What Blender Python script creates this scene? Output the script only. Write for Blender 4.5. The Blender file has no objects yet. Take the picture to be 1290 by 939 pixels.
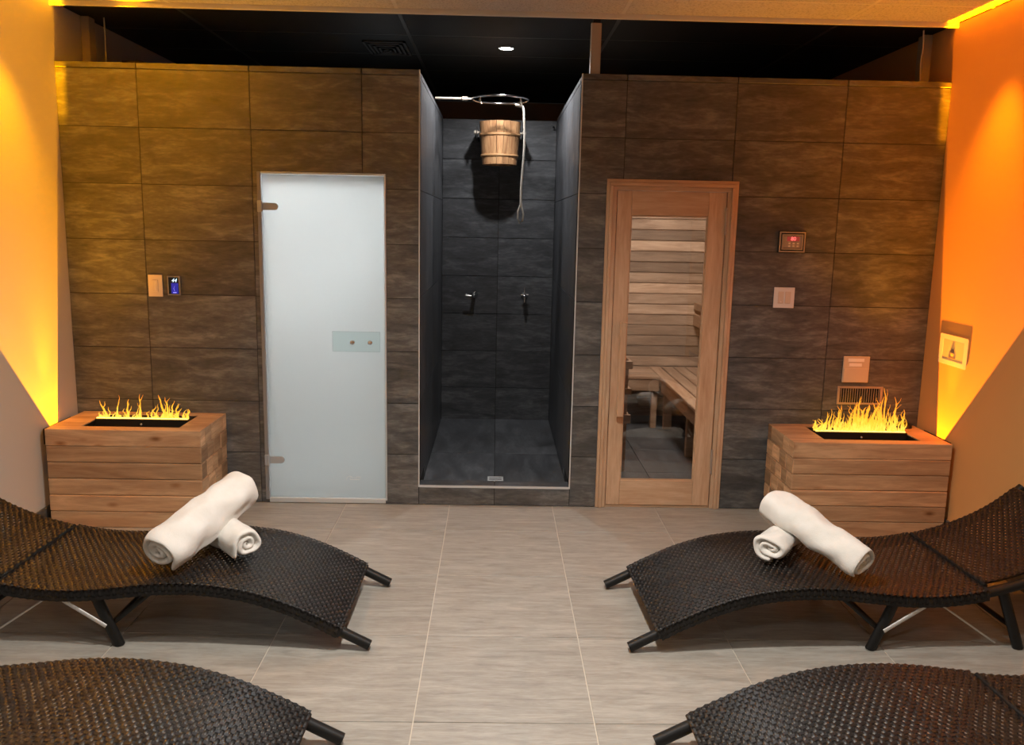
import bpy, bmesh, math, random
from mathutils import Vector, Matrix, noise
sc = bpy.context.scene
C = sc.collection
PI = math.pi
rnd = random.Random(7)

# ---------------------------------------------------------------- camera, world, lights, exposure
cam_d = bpy.data.cameras.new('camera'); cam = bpy.data.objects.new('camera', cam_d); C.objects.link(cam)
YAW, PITCH, ROLL = .0206, .1711, .0204
fw = Vector((math.sin(YAW)*math.cos(PITCH), math.cos(YAW)*math.cos(PITCH), -math.sin(PITCH)))
r0 = Vector((math.cos(YAW), -math.sin(YAW), 0)); u0 = r0.cross(fw)
cr = r0*math.cos(ROLL)+u0*math.sin(ROLL); cu = -r0*math.sin(ROLL)+u0*math.cos(ROLL)
M3 = Matrix((cr, cu, -fw)).transposed()
cam.matrix_world = Matrix.Translation((2.4097, -4.8986, 1.6508)) @ M3.to_4x4()
cam_d.sensor_width = 36; cam_d.lens = 36*1080.93/1290; cam_d.clip_start = .05
sc.camera = cam
w = bpy.data.worlds.new('world'); sc.world = w; w.use_nodes = True
w.node_tree.nodes['Background'].inputs[0].default_value = (.9, .85, .8, 1)
w.node_tree.nodes['Background'].inputs[1].default_value = .01
sc.view_settings.view_transform = 'Standard'; sc.view_settings.look = 'None'
sc.view_settings.exposure = 0.0; sc.view_settings.gamma = 1.0
sc.cycles.use_denoising = True
sc.cycles.max_bounces = 7; sc.cycles.transparent_max_bounces = 16
sc.cycles.caustics_reflective = False; sc.cycles.caustics_refractive = False
sc.cycles.sample_clamp_indirect = 6

def lamp(kind, name, loc, power, color, aim=None, **kw):
    d = bpy.data.lights.new(name, kind); d.energy = power; d.color = color
    for k, v in kw.items(): setattr(d, k, v)
    o = bpy.data.objects.new(name, d); C.objects.link(o); o.location = loc
    if aim is not None:
        o.rotation_euler = (Vector(aim)-Vector(loc)).to_track_quat('-Z', 'Y').to_euler()
    return o
XRW = 4.91; WARM = (1, .96, .90); COOL = (.93, .97, 1)
# room downlights in the lounge ceiling (behind and above the loungers)
for x, y, p in ((2.45, -2.45, 260), (1.05, -3.0, 34), (3.85, -3.0, 34), (2.45, -4.8, 60)):
    lamp('SPOT', 'downlight_lamp', (x, y, 2.76), p, WARM, (x, y, 0), spot_size=math.radians(150), spot_blend=.8, shadow_soft_size=.04)
# shower downlight
lamp('SPOT', 'shower_lamp', (2.45, .96, 2.745), 56, (.98, .98, 1), (2.45, .99, 0), spot_size=math.radians(165), spot_blend=.5, shadow_soft_size=.035)
# steam room lamp
lamp('AREA', 'steam_lamp', (.95, .50, 2.2), 60, (.97, .99, 1), (1.35, .15, 1.0), size=.3)
lamp('AREA', 'steam_lamp', (1.15, .42, 2.05), 15, (.97, .99, 1), (1.2, .0, 1.75), size=.25)  # second unseen lamp, added to brighten the glass at top left
# sauna lamp
lamp('AREA', 'sauna_lamp', (3.6, .9, 2.2), 38, (1, .84, .72), (3.7, 1.6, .4), size=.4)
# amber uplights in the corners: a tight beam up the side wall and the wider spill over tiles and ceiling
AMB_L = (1, .40, 0); AMB_R = (1, .36, 0)
def flood(o):
    """lens optics of a wall washer: even brightness along the throw"""
    d = o.data; d.use_nodes = True; nt = d.node_tree; em = nt.nodes['Emission']
    lf = nt.nodes.new('ShaderNodeLightFalloff'); lf.inputs['Strength'].default_value = 1; nt.links.new(lf.outputs['Constant'], em.inputs['Strength']); return o
for x, c, cb, sg, p1, p2, p3 in ((.016, AMB_L, (1, .38, 0), 1, 2500, 120, 95), (XRW-.016, AMB_R, (1, .27, 0), -1, 3100, 115, 130)):
    flood(lamp('SPOT', 'amber_lamp', (x, -.24, .43), p1, cb, (x, -.24-.29, 1.43), spot_size=math.radians(49), spot_blend=.10, shadow_soft_size=.0012))
    lamp('SPOT', 'amber_lamp', (x+.03*sg, -.34, .57), p2, c, (x+.34*sg, -.31, 1.56), spot_size=math.radians(62), spot_blend=1, shadow_soft_size=.01)
    # added lamp without a fitting, brightens the upper side wall from the ceiling
    lamp('SPOT', 'amber_lamp', (x+.26*sg, -.62, 2.76), p3, cb, (x-.02*sg, -.45, 1.35), spot_size=math.radians(54), spot_blend=1, shadow_soft_size=.02)

# ---------------------------------------------------------------- helpers
def tag(o, label=None, cat=None, group=None, kind=None):
    if label: o['label'] = label
    if cat: o['category'] = cat
    if group: o['group'] = group
    if kind: o['kind'] = kind
    return o
def empty(name, loc=(0, 0, 0), rz=0, **k):
    o = bpy.data.objects.new(name, None); C.objects.link(o); o.location = loc; o.rotation_euler = (0, 0, rz)
    o.empty_display_size = .05
    return tag(o, **k)
class MB:
    def __init__(s): s.v = []; s.f = []; s.sm = []
    def add(s, vs, fs, smooth=False):
        n = len(s.v); s.v += [tuple(p) for p in vs]
        s.f += [tuple(i+n for i in f) for f in fs]; s.sm += [smooth]*len(fs); return s
    def box(s, x0, x1, y0, y1, z0, z1, b=0):
        if b <= 0:
            vs = [(x, y, z) for x in (x0, x1) for y in (y0, y1) for z in (z0, z1)]
            return s.add(vs, [(0, 1, 3, 2), (4, 6, 7, 5), (0, 4, 5, 1), (2, 3, 7, 6), (0, 2, 6, 4), (1, 5, 7, 3)])
        bm = bmesh.new(); bmesh.ops.create_cube(bm, size=1)
        for v in bm.verts: v.co = Vector(((x0+x1)/2+v.co.x*(x1-x0), (y0+y1)/2+v.co.y*(y1-y0), (z0+z1)/2+v.co.z*(z1-z0)))
        bmesh.ops.bevel(bm, geom=bm.edges[:], offset=b, segments=1, affect='EDGES')
        s.frombm(bm); return s
    def frombm(s, bm, smooth=False):
        bm.verts.index_update()
        s.add([v.co[:] for v in bm.verts], [[v.index for v in f.verts] for f in bm.faces], smooth); bm.free(); return s
    def tube(s, pts, r, seg=10, closed=False, ry=None, cap=True, up=None, smooth=True):
        """sweep an ellipse (r, ry) along pts; r may be a list"""
        pts = [Vector(p) for p in pts]; n = len(pts)
        rs = r if isinstance(r, (list, tuple)) else [r]*n
        rys = (ry if isinstance(ry, (list, tuple)) else [ry]*n) if ry is not None else rs
        vs = []; prev = None
        for i, p in enumerate(pts):
            if closed: t = pts[(i+1) % n]-pts[i-1]
            else: t = pts[min(i+1, n-1)]-pts[max(i-1, 0)]
            t.normalize()
            if prev is None:
                a = Vector(up) if up is not None else (Vector((0, 0, 1)) if abs(t.z) < .9 else Vector((1, 0, 0)))
            else: a = prev
            a = (a-t*a.dot(t)).normalized(); prev = a; bb = t.cross(a)
            for k in range(seg):
                an = 2*PI*k/seg+PI/seg
                vs.append(p+a*math.cos(an)*rys[i]+bb*math.sin(an)*rs[i])
        fs = []
        m = n if closed else n-1
        for i in range(m):
            j = (i+1) % n
            for k in range(seg):
                l = (k+1) % seg
                fs.append((i*seg+k, i*seg+l, j*seg+l, j*seg+k))
        s.add(vs, fs, smooth)
        if cap and not closed:
            s.add(vs[:seg], [tuple(range(seg))[::-1]]); s.add(vs[-seg:], [tuple(range(seg))])
        return s
    def lathe(s, prof, c=(0, 0, 0), seg=24, axis='z', smooth=True):
        vs = []; fs = []
        for (r, h) in prof:
            for k in range(seg):
                a = 2*PI*k/seg; x, y = r*math.cos(a), r*math.sin(a)
                p = {'z': (x, y, h), 'y': (x, h, y), 'x': (h, x, y)}[axis]
                vs.append((c[0]+p[0], c[1]+p[1], c[2]+p[2]))
        for i in range(len(prof)-1):
            for k in range(seg):
                l = (k+1) % seg; fs.append((i*seg+k, i*seg+l, (i+1)*seg+l, (i+1)*seg+k))
        s.add(vs, fs, smooth)
        if prof[0][0] > 1e-6: s.add(vs[:seg], [tuple(range(seg))[::-1]])
        if prof[-1][0] > 1e-6: s.add(vs[-seg:], [tuple(range(seg))])
        return s
    def mesh(s, name, m):
        me = bpy.data.meshes.new(name); me.from_pydata(s.v, [], s.f)
        me.polygons.foreach_set('use_smooth', s.sm); me.update()
        bm = bmesh.new(); bm.from_mesh(me); bmesh.ops.recalc_face_normals(bm, faces=bm.faces); bm.to_mesh(me); bm.free()
        me.materials.append(m); return me
    def build(s, name, m, parent=None, loc=(0, 0, 0), **k):
        return link(name, s.mesh(name, m), parent, loc, **k)
def link(name, me, parent=None, loc=(0, 0, 0), rz=0, **k):
    o = bpy.data.objects.new(name, me); C.objects.link(o); o.location = loc; o.rotation_euler = (0, 0, rz)
    if parent is not None: o.parent = parent
    return tag(o, **k)
def plate(x0, x1, z0, z1, holes, y0, y1, split=True):
    """slab in the XZ plane minus rectangular holes; one MB per connected piece"""
    xs = sorted({x0, x1} | {min(max(h[i], x0), x1) for h in holes for i in (0, 1)})
    zs = sorted({z0, z1} | {min(max(h[i], z0), z1) for h in holes for i in (2, 3)})
    cells = set()
    for i in range(len(xs)-1):
        for j in range(len(zs)-1):
            if xs[i+1]-xs[i] < 1e-5 or zs[j+1]-zs[j] < 1e-5: continue
            cx, cz = (xs[i]+xs[i+1])/2, (zs[j]+zs[j+1])/2
            if not any(h[0] < cx < h[1] and h[2] < cz < h[3] for h in holes): cells.add((i, j))
    out = []
    while cells:
        st = [cells.pop()]; comp = set(st)
        while st:
            i, j = st.pop()
            for q in ((i+1, j), (i-1, j), (i, j+1), (i, j-1)):
                if q in cells: cells.remove(q); comp.add(q); st.append(q)
        m = MB()
        ids = {}
        def vid(i, j, y):
            k = (i, j, y)
            if k not in ids: ids[k] = len(m.v); m.v.append((xs[i], y, zs[j]))
            return ids[k]
        for (i, j) in comp:
            m.f.append((vid(i, j, y0), vid(i+1, j, y0), vid(i+1, j+1, y0), vid(i, j+1, y0)))
            m.f.append((vid(i, j, y1), vid(i, j+1, y1), vid(i+1, j+1, y1), vid(i+1, j, y1)))
            for (a, b), q in ((((i, j), (i+1, j)), (i, j-1)), (((i, j+1), (i+1, j+1)), (i, j+1)), (((i, j), (i, j+1)), (i-1, j)), (((i+1, j), (i+1, j+1)), (i+1, j))):
                if q not in comp: m.f.append((vid(*a, y0), vid(*b, y0), vid(*b, y1), vid(*a, y1)))
        m.sm = [False]*len(m.f); out.append(m)
    return out
def lerp_tab(tab, x):
    """smooth (Catmull-Rom) interpolation in a table"""
    n = len(tab)
    i = 0
    while i < n-2 and x > tab[i+1][0]: i += 1
    x0, y0 = tab[i]; x1, y1 = tab[i+1]
    def sl(k):
        a, b = tab[max(k-1, 0)], tab[min(k+1, n-1)]
        return (b[1]-a[1])/(b[0]-a[0])
    h = x1-x0; t = (x-x0)/h
    return (2*t**3-3*t*t+1)*y0+(t**3-2*t*t+t)*h*sl(i)+(-2*t**3+3*t*t)*y1+(t**3-t*t)*h*sl(i+1)

# ---------------------------------------------------------------- materials
def newmat(name):
    m = bpy.data.materials.new(name); m.use_nodes = True
    nt = m.node_tree; b = nt.nodes['Principled BSDF']; return m, nt, b
def N(nt, t, **k):
    n = nt.nodes.new(t)
    for a, v in k.items(): setattr(n, a, v)
    return n
def ramp(nt, fac, stops):
    r = N(nt, 'ShaderNodeValToRGB'); e = r.color_ramp.elements
    while len(e) < len(stops): e.new(.5)
    for i, (p, c) in enumerate(stops): e[i].position = p; e[i].color = (*c, 1)
    nt.links.new(fac, r.inputs[0]); return r.outputs[0]
def coords(nt, scale, rot=(0, 0, 0), rand=True):
    tc = N(nt, 'ShaderNodeTexCoord'); mp = N(nt, 'ShaderNodeMapping')
    mp.inputs['Scale'].default_value = scale; mp.inputs['Rotation'].default_value = rot
    src = tc.outputs['Object']
    if rand:
        oi = N(nt, 'ShaderNodeObjectInfo'); mu = N(nt, 'ShaderNodeMath', operation='MULTIPLY'); mu.inputs[1].default_value = 37
        nt.links.new(oi.outputs['Random'], mu.inputs[0])
        ad = N(nt, 'ShaderNodeVectorMath', operation='ADD'); nt.links.new(src, ad.inputs[0]); nt.links.new(mu.outputs[0], ad.inputs[1]); src = ad.outputs[0]
    nt.links.new(src, mp.inputs[0]); return mp.outputs[0]
def noisetex(nt, vec, scale, detail=4, rough=.55, dist=0):
    n = N(nt, 'ShaderNodeTexNoise'); n.inputs['Scale'].default_value = scale; n.inputs['Detail'].default_value = detail
    n.inputs['Roughness'].default_value = rough; n.inputs['Distortion'].default_value = dist
    nt.links.new(vec, n.inputs['Vector']); return n.outputs['Fac']
def bump(nt, b, h, strength=.2, dist=.002):
    n = N(nt, 'ShaderNodeBump'); n.inputs['Strength'].default_value = strength; n.inputs['Distance'].default_value = dist
    nt.links.new(h, n.inputs['Height']); nt.links.new(n.outputs[0], b.inputs['Normal'])
def mathn(nt, op, a, b2=None):
    n = N(nt, 'ShaderNodeMath', operation=op)
    for i, v in enumerate((a, b2)):
        if v is None: continue
        if isinstance(v, (int, float)): n.inputs[i].default_value = v
        else: nt.links.new(v, n.inputs[i])
    return n.outputs[0]
def mixc(nt, fac, c1, c2, mode='MIX'):
    n = N(nt, 'ShaderNodeMix', data_type='RGBA', blend_type=mode)
    for i, v in ((0, fac), (6, c1), (7, c2)):
        if isinstance(v, (int, float)): n.inputs[i].default_value = v
        elif isinstance(v, tuple): n.inputs[i].default_value = (*v, 1)
        else: nt.links.new(v, n.inputs[i])
    return n.outputs[2]
def plain(name, col, rough=.5, metal=0, spec=.5, emit=None, es=1, bumps=None):
    m, nt, b = newmat(name)
    b.inputs['Base Color'].default_value = (*col, 1); b.inputs['Roughness'].default_value = rough
    b.inputs['Metallic'].default_value = metal; b.inputs['Specular IOR Level'].default_value = spec
    if emit: b.inputs['Emission Color'].default_value = (*emit, 1); b.inputs['Emission Strength'].default_value = es
    if bumps:
        v = coords(nt, (1, 1, 1), rand=False); bump(nt, b, noisetex(nt, v, bumps[0]), bumps[1], bumps[2])
    else:
        v = coords(nt, (1, 1, 1)); f = noisetex(nt, v, 9, 3)
        c = mixc(nt, f, tuple(min(1, x*1.06) for x in col), tuple(x*.94 for x in col)); nt.links.new(c, b.inputs['Base Color'])
    return m
def stone(name, lo, mid, hi, stretch, tilt=.25, rough=.5, bs=.25, tone=.35, scale=2.2):
    """streaked slate look of porcelain tile; streaks run along the axis of least stretch"""
    m, nt, b = newmat(name)
    v = coords(nt, stretch, rot=tilt if isinstance(tilt, tuple) else (0, tilt, 0))
    n1 = noisetex(nt, v, scale, 7, .62, .7); n2 = noisetex(nt, v, scale*5, 5, .6, .3)
    f = mathn(nt, 'ADD', mathn(nt, 'MULTIPLY', n1, .68), mathn(nt, 'MULTIPLY', n2, .32))
    c = ramp(nt, f, [(.30, lo), (.50, mid), (.68, hi)])
    oi = N(nt, 'ShaderNodeObjectInfo')
    g = mathn(nt, 'ADD', mathn(nt, 'MULTIPLY', oi.outputs['Random'], tone), 1-tone/2)
    gc = N(nt, 'ShaderNodeCombineColor')
    for i in range(3): nt.links.new(g, gc.inputs[i])
    c = mixc(nt, 1.0, c, gc.outputs[0], 'MULTIPLY')
    nt.links.new(c, b.inputs['Base Color'])
    nt.links.new(mathn(nt, 'ADD', mathn(nt, 'MULTIPLY', f, .25), rough-.12), b.inputs['Roughness'])
    b.inputs['Specular IOR Level'].default_value = .4
    bump(nt, b, f, bs, .004); return m
def wood(name, dark, light, axis='x', knots=True, rough=.5, tone=.4, fine=1.0):
    m, nt, b = newmat(name)
    sc3 = {'x': (1, 9, 9), 'y': (9, 1, 9), 'z': (9, 9, 1)}[axis]
    v = coords(nt, sc3)
    n1 = noisetex(nt, v, 1.6*fine, 5, .6, 1.2); n2 = noisetex(nt, v, 9*fine, 4, .6, .4)
    f = mathn(nt, 'ADD', mathn(nt, 'MULTIPLY', n1, .7), mathn(nt, 'MULTIPLY', n2, .3))
    c = ramp(nt, f, [(.33, dark), (.5, tuple((a+b2)/2 for a, b2 in zip(dark, light))), (.64, light)])
    if knots:
        ks = {'x': (1, 2.2, 2.2), 'y': (2.2, 1, 2.2), 'z': (2.2, 2.2, 1)}[axis]
        v2 = coords(nt, ks); vo = N(nt, 'ShaderNodeTexVoronoi'); vo.inputs['Scale'].default_value = 3.0; nt.links.new(v2, vo.inputs['Vector'])
        k = ramp(nt, vo.outputs['Distance'], [(.03, (.42, .30, .2)), (.07, (.72, .6, .5)), (.13, (1, 1, 1))])
        c = mixc(nt, 1.0, c, k, 'MULTIPLY')
    oi = N(nt, 'ShaderNodeObjectInfo')
    g = mathn(nt, 'ADD', mathn(nt, 'MULTIPLY', oi.outputs['Random'], tone), 1-tone/2)
    gc = N(nt, 'ShaderNodeCombineColor')
    for i in range(3): nt.links.new(g, gc.inputs[i])
    c = mixc(nt, 1.0, c, gc.outputs[0], 'MULTIPLY')
    nt.links.new(c, b.inputs['Base Color']); b.inputs['Roughness'].default_value = rough
    b.inputs['Specular IOR Level'].default_value = .35
    bump(nt, b, f, .15, .002); return m

M = {}
M['wall_tile'] = stone('slate_wall_tile', (.036, .036, .037), (.090, .089, .088), (.20, .196, .19), (1.15, 1, 4.6), .16, .48, scale=3.4)
M['shower_tile'] = stone('slate_shower_tile', (.028, .029, .032), (.065, .067, .072), (.14, .145, .15), (1.15, 1, 4.6), .14, .46, scale=3.4)
M['shower_side'] = stone('slate_shower_side', (.042, .044, .048), (.085, .088, .094), (.18, .185, .195), (1, 4.2, 1.1), (.15, 0, 0), .40, scale=3.6)
M['shower_floor'] = stone('slate_shower_floor', (.045, .047, .052), (.085, .088, .095), (.15, .155, .165), (4, 1, 1), (0, 0, .2), .40, .35, scale=3)
M['floor_tile'] = stone('beige_floor_tile', (.235, .213, .180), (.350, .325, .283), (.46, .435, .385), (1.1, 7, 1), (0, 0, .03), .40, .12, .10, 4.2)
M['grout_dark'] = plain('dark_grout', (.025, .022, .020), .9)
M['grout_light'] = plain('light_grout', (.62, .56, .47), .9)
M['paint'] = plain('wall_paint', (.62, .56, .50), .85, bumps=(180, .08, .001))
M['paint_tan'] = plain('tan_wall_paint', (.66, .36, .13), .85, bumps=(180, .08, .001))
M['paint_dark'] = plain('plenum_paint', (.42, .35, .27), .9, bumps=(60, .1, .002))
M['black_ceiling'] = plain('black_ceiling_paint', (.016, .017, .016), .55, spec=.25)
M['black_bar'] = plain('black_ceiling_bar', (.05, .05, .048), .4)
def acoustic():
    m, nt, b = newmat('acoustic_tile')
    v = coords(nt, (1, 1, 1)); n = noisetex(nt, v, 90, 3, .7); n2 = noisetex(nt, v, 3, 2)
    c = ramp(nt, n, [(.35, (.42, .39, .34)), (.5, (.66, .62, .55))])
    nt.links.new(c, b.inputs['Base Color']); b.inputs['Roughness'].default_value = .95
    bump(nt, b, n, .5, .004); return m
M['acoustic'] = acoustic()
M['tbar'] = plain('ceiling_bar_white', (.72, .68, .60), .5)
M['timber'] = wood('cedar_timber', (.36, .19, .095), (.64, .40, .22), 'x', True, .55, .40)
M['timber_end'] = wood('cedar_end', (.36, .20, .10), (.62, .40, .22), 'z', False, .6, .4)
M['door_v'] = wood('hemlock_upright', (.47, .275, .155), (.66, .45, .29), 'z', False, .42, .12)
M['door_h'] = wood('hemlock_cross', (.47, .275, .155), (.64, .44, .28), 'x', False, .42, .12)
M['plank'] = wood('sauna_plank', (.27, .17, .11), (.60, .44, .32), 'x', False, .5, .85)
M['plank_y'] = wood('sauna_plank_side', (.25, .135, .075), (.52, .34, .22), 'y', False, .5, .6)
M['bench_y'] = wood('sauna_bench_slat', (.34, .20, .12), (.55, .38, .26), 'y', False, .5, .25)
M['bench_x'] = wood('sauna_bench_cross', (.30, .17, .10), (.5, .34, .23), 'x', False, .5, .25)
M['stave'] = wood('bucket_stave', (.36, .16, .07), (.70, .40, .19), 'z', False, .38, .35, 1.6)
M['hoop'] = wood('bucket_hoop', (.48, .24, .10), (.62, .36, .17), 'x', False, .4, .1)
M['knob'] = plain('pale_knob', (.62, .54, .44), .4)
M['chrome'] = plain('chrome', (.85, .85, .85), .12, 1)
M['steel'] = plain('brushed_steel', (.42, .44, .45), .4, .1)
M['alu'] = plain('aluminium_trim', (.66, .66, .65), .4, .3)
M['alu_w'] = plain('pale_aluminium', (.72, .74, .74), .4, .4)
M['drain'] = plain('pale_steel', (.62, .63, .63), .35, .1)
M['black_metal'] = plain('black_metal', (.012, .011, .010), .4)
M['rail'] = plain('lounger_rail', (.010, .0095, .009), .42, spec=.3)
M['rod'] = plain('silver_rod', (.62, .60, .57), .4, .2)
M['rope'] = plain('cotton_rope', (.82, .76, .66), .9, bumps=(150, .5, .003))
M['white_plastic'] = plain('white_plastic', (.80, .76, .72), .4)
M['cream_plastic'] = plain('cream_plastic', (.72, .60, .48), .45)
M['beige_plate'] = plain('beige_plate', (.62, .50, .36), .5)
M['label_white'] = plain('label_white', (.9, .84, .76), .6)
M['grey_frame'] = plain('grey_frame', (.27, .27, .27), .4, .2)
M['bezel'] = plain('bronze_bezel', (.42, .34, .28), .35, .4)
M['black_gloss'] = plain('black_gloss', (.008, .009, .012), .15)
M['screen_blue'] = plain('blue_screen', (.01, .01, .05), .2, emit=(.05, .05, .9), es=.35)
M['digit_white'] = plain('white_digits', (.5, .7, .9), .3, emit=(.62, .85, 1), es=1.6)
M['digit_blue'] = plain('blue_icon', (.2, .2, .8), .3, emit=(.28, .28, 1), es=1.0)
M['screen_red'] = plain('red_screen', (.10, .03, .02), .3, emit=(.5, .05, .04), es=.5)
M['digit_red'] = plain('red_digits', (.8, .1, .1), .3, emit=(1, .18, .16), es=1.5)
M['button'] = plain('pale_button', (.75, .65, .55), .4)
M['yellowed'] = plain('ivory_plastic', (.85, .80, .62), .45)
M['recess_shade'] = plain('ivory_recess_shade', (.60, .55, .40), .6)  # darker copy of the ivory plastic, shade put into the colour
M['lamp_glow'] = plain('lamp_glow', (1, 1, 1), .5, emit=(1, .98, .92), es=40)
M['duct'] = plain('duct_wrap', (.10, .065, .045), .8, bumps=(14, .6, .02))
M['pan'] = plain('burner_pan', (.02, .014, .010), .3)
M['stones'] = plain('sauna_stone', (.13, .12, .11), .9)
M['cable'] = plain('white_cable', (.6, .56, .5), .5)

def weave_mat():
    m, nt, b = newmat('wicker_strand')
    v = coords(nt, (1, 1, 1), rand=False); f = noisetex(nt, v, 30, 3)
    c = ramp(nt, f, [(.3, (.008, .0075, .007)), (.7, (.018, .016, .015))]); nt.links.new(c, b.inputs['Base Color'])
    b.inputs['Roughness'].default_value = .38; b.inputs['Specular IOR Level'].default_value = .32
    return m
M['weave'] = weave_mat()
def towel_mat():
    m, nt, b = newmat('white_terry')
    v = coords(nt, (1, 1, 1)); f = noisetex(nt, v, 260, 3, .7); g = noisetex(nt, v, 14, 4)
    c = ramp(nt, g, [(.3, (.76, .73, .67)), (.7, (.84, .81, .76))]); nt.links.new(c, b.inputs['Base Color'])
    b.inputs['Roughness'].default_value = .95; b.inputs['Sheen Weight'].default_value = .3
    b.inputs['Specular IOR Level'].default_value = .1
    h = mathn(nt, 'ADD', mathn(nt, 'MULTIPLY', f, .35), mathn(nt, 'MULTIPLY', g, 1.0)); bump(nt, b, h, .45, .008); return m
M['towel'] = towel_mat()
def frosted():
    m = bpy.data.materials.new('frosted_glass'); m.use_nodes = True; nt = m.node_tree; nt.nodes.clear()
    out = N(nt, 'ShaderNodeOutputMaterial'); tr = N(nt, 'ShaderNodeBsdfTranslucent'); di = N(nt, 'ShaderNodeBsdfDiffuse'); gl = N(nt, 'ShaderNodeBsdfGlossy')
    tr.inputs[0].default_value = (.90, .93, .93, 1); di.inputs[0].default_value = (.62, .68, .68, 1); gl.inputs['Roughness'].default_value = .18
    a = N(nt, 'ShaderNodeMixShader'); a.inputs[0].default_value = .35; nt.links.new(tr.outputs[0], a.inputs[1]); nt.links.new(di.outputs[0], a.inputs[2])
    fr = N(nt, 'ShaderNodeFresnel'); fr.inputs[0].default_value = 1.45
    c = N(nt, 'ShaderNodeMixShader'); nt.links.new(fr.outputs[0], c.inputs[0]); nt.links.new(a.outputs[0], c.inputs[1]); nt.links.new(gl.outputs[0], c.inputs[2])
    nt.links.new(c.outputs[0], out.inputs[0]); return m
M['frosted'] = frosted()
def clear_glass(name, tint=(.9, .95, .94), refl=1.0):
    m = bpy.data.materials.new(name); m.use_nodes = True; nt = m.node_tree; nt.nodes.clear()
    out = N(nt, 'ShaderNodeOutputMaterial'); tr = N(nt, 'ShaderNodeBsdfTransparent'); gl = N(nt, 'ShaderNodeBsdfGlossy')
    tr.inputs[0].default_value = (*tint, 1); gl.inputs['Roughness'].default_value = .01
    fr = N(nt, 'ShaderNodeFresnel'); fr.inputs[0].default_value = 1.5
    k = mathn(nt, 'MULTIPLY', fr.outputs[0], refl)
    c = N(nt, 'ShaderNodeMixShader'); nt.links.new(k, c.inputs[0]); nt.links.new(tr.outputs[0], c.inputs[1]); nt.links.new(gl.outputs[0], c.inputs[2])
    nt.links.new(c.outputs[0], out.inputs[0]); return m
M['glass'] = clear_glass('clear_glass', (.88, .9, .9), 2.4)
M['glass_plate'] = clear_glass('greenish_glass', (.95, .985, .975), .8)
def flame_mat():
    m = bpy.data.materials.new('vapour_flame'); m.use_nodes = True; nt = m.node_tree; nt.nodes.clear()
    out = N(nt, 'ShaderNodeOutputMaterial'); tr = N(nt, 'ShaderNodeBsdfTransparent'); em = N(nt, 'ShaderNodeEmission')
    tc = N(nt, 'ShaderNodeTexCoord'); sx = N(nt, 'ShaderNodeSeparateXYZ'); nt.links.new(tc.outputs['Object'], sx.inputs[0])
    v = coords(nt, (1, 1, .6)); n = noisetex(nt, v, 45, 3, .6)
    h = mathn(nt, 'ADD', mathn(nt, 'MULTIPLY', sx.outputs[2], 4.0), mathn(nt, 'MULTIPLY', n, .8))
    c = ramp(nt, h, [(.35, (1, .62, .08)), (.6, (1, .45, .03)), (.95, (1, .30, .02))]); nt.links.new(c, em.inputs[0])
    em.inputs[1].default_value = 1.7
    lw = N(nt, 'ShaderNodeLayerWeight'); lw.inputs[0].default_value = .4
    al = mathn(nt, 'SUBTRACT', 1.05, mathn(nt, 'ADD', mathn(nt, 'MULTIPLY', lw.outputs['Facing'], .8), mathn(nt, 'MULTIPLY', n, .45)))
    cl = N(nt, 'ShaderNodeClamp'); nt.links.new(al, cl.inputs[0])
    c2 = N(nt, 'ShaderNodeMixShader'); nt.links.new(cl.outputs[0], c2.inputs[0]); nt.links.new(tr.outputs[0], c2.inputs[1]); nt.links.new(em.outputs[0], c2.inputs[2])
    nt.links.new(c2.outputs[0], out.inputs[0]); return m
M['flame'] = flame_mat()
M['ember'] = plain('burner_slot', (1, .8, .3), .5, emit=(1, .62, .12), es=3.0)

# ---------------------------------------------------------------- the room shell
XL, XR, ZC, YB, YR = 0.0, 4.91, 2.78, 3.5, -6.2
SL, SR, SY = 1.972, 2.866, 2.05            # shower alcove
DG = (1.072, 1.787, 0.02, 1.915)           # steam door opening
DS = (3.045, 3.735, -.01, 1.890)           # sauna door opening
T = .61; G = .0021
S = dict(kind='structure')

# floor: grout bed with single tiles
fl = MB().box(XL-.1, XR+.1, YR-.1, 3.6, -.08, -.003).build('floor', M['grout_light'], **S)
ft = {}
xs = [XL-.0] + [2.156+T*i for i in range(-3, 5) if XL < 2.156+T*i < XR] + [XR]
ys = [YR] + [-.43-T*i for i in range(12, -1, -1) if -.43-T*i > YR] + [-.002]
for i in range(len(xs)-1):
    for j in range(len(ys)-1):
        wx, wy = xs[i+1]-xs[i]-2*G, ys[j+1]-ys[j]-2*G
        k = (round(wx, 3), round(wy, 3))
        if k not in ft: ft[k] = MB().box(0, wx, 0, wy, -.008, 0, .0008).mesh('tile', M['floor_tile'])
        link('tile', ft[k], fl, (xs[i]+G, ys[j]+G, 0))

# the tiled front wall
holes = [DG, DS, (SL, SR, .112, 9)]
wf = MB()
for m in plate(XL, XR, 0, 2.44, holes, .004, .11): wf.add(m.v, m.f)
wall_front = wf.build('wall_front', M['grout_dark'], **S)
def tile_pieces(x0, x1, z0, z1, hs, par, mat='wall_tile'):
    for m in plate(x0+G, x1-G, z0+G, z1-G, hs, 0, 0.012):
        ox, oz = x0+G, z0+G
        m.v = [(x-ox, y, z-oz) for x, y, z in m.v]
        m.build('tile', M[mat], par, (ox, 0, oz))
thol = [(a-.0, b+.0, c-.0, d+.0) for a, b, c, d in holes]
cols = [XL, .437, 1.047, 1.657, SL, SR, 3.113, 3.723, 4.333, XR]
for r in range(8):
    z1 = 2.44-.305*r; z0 = max(z1-.305, 0.0)
    for i in range(len(cols)-1):
        if cols[i] == SL: continue
        tile_pieces(cols[i], cols[i+1], z0, z1, thol, wall_front)
for a, b in ((SL, 2.42), (2.42, SR)):
    tile_pieces(a, b, .0, .106, [], wall_front)
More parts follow.
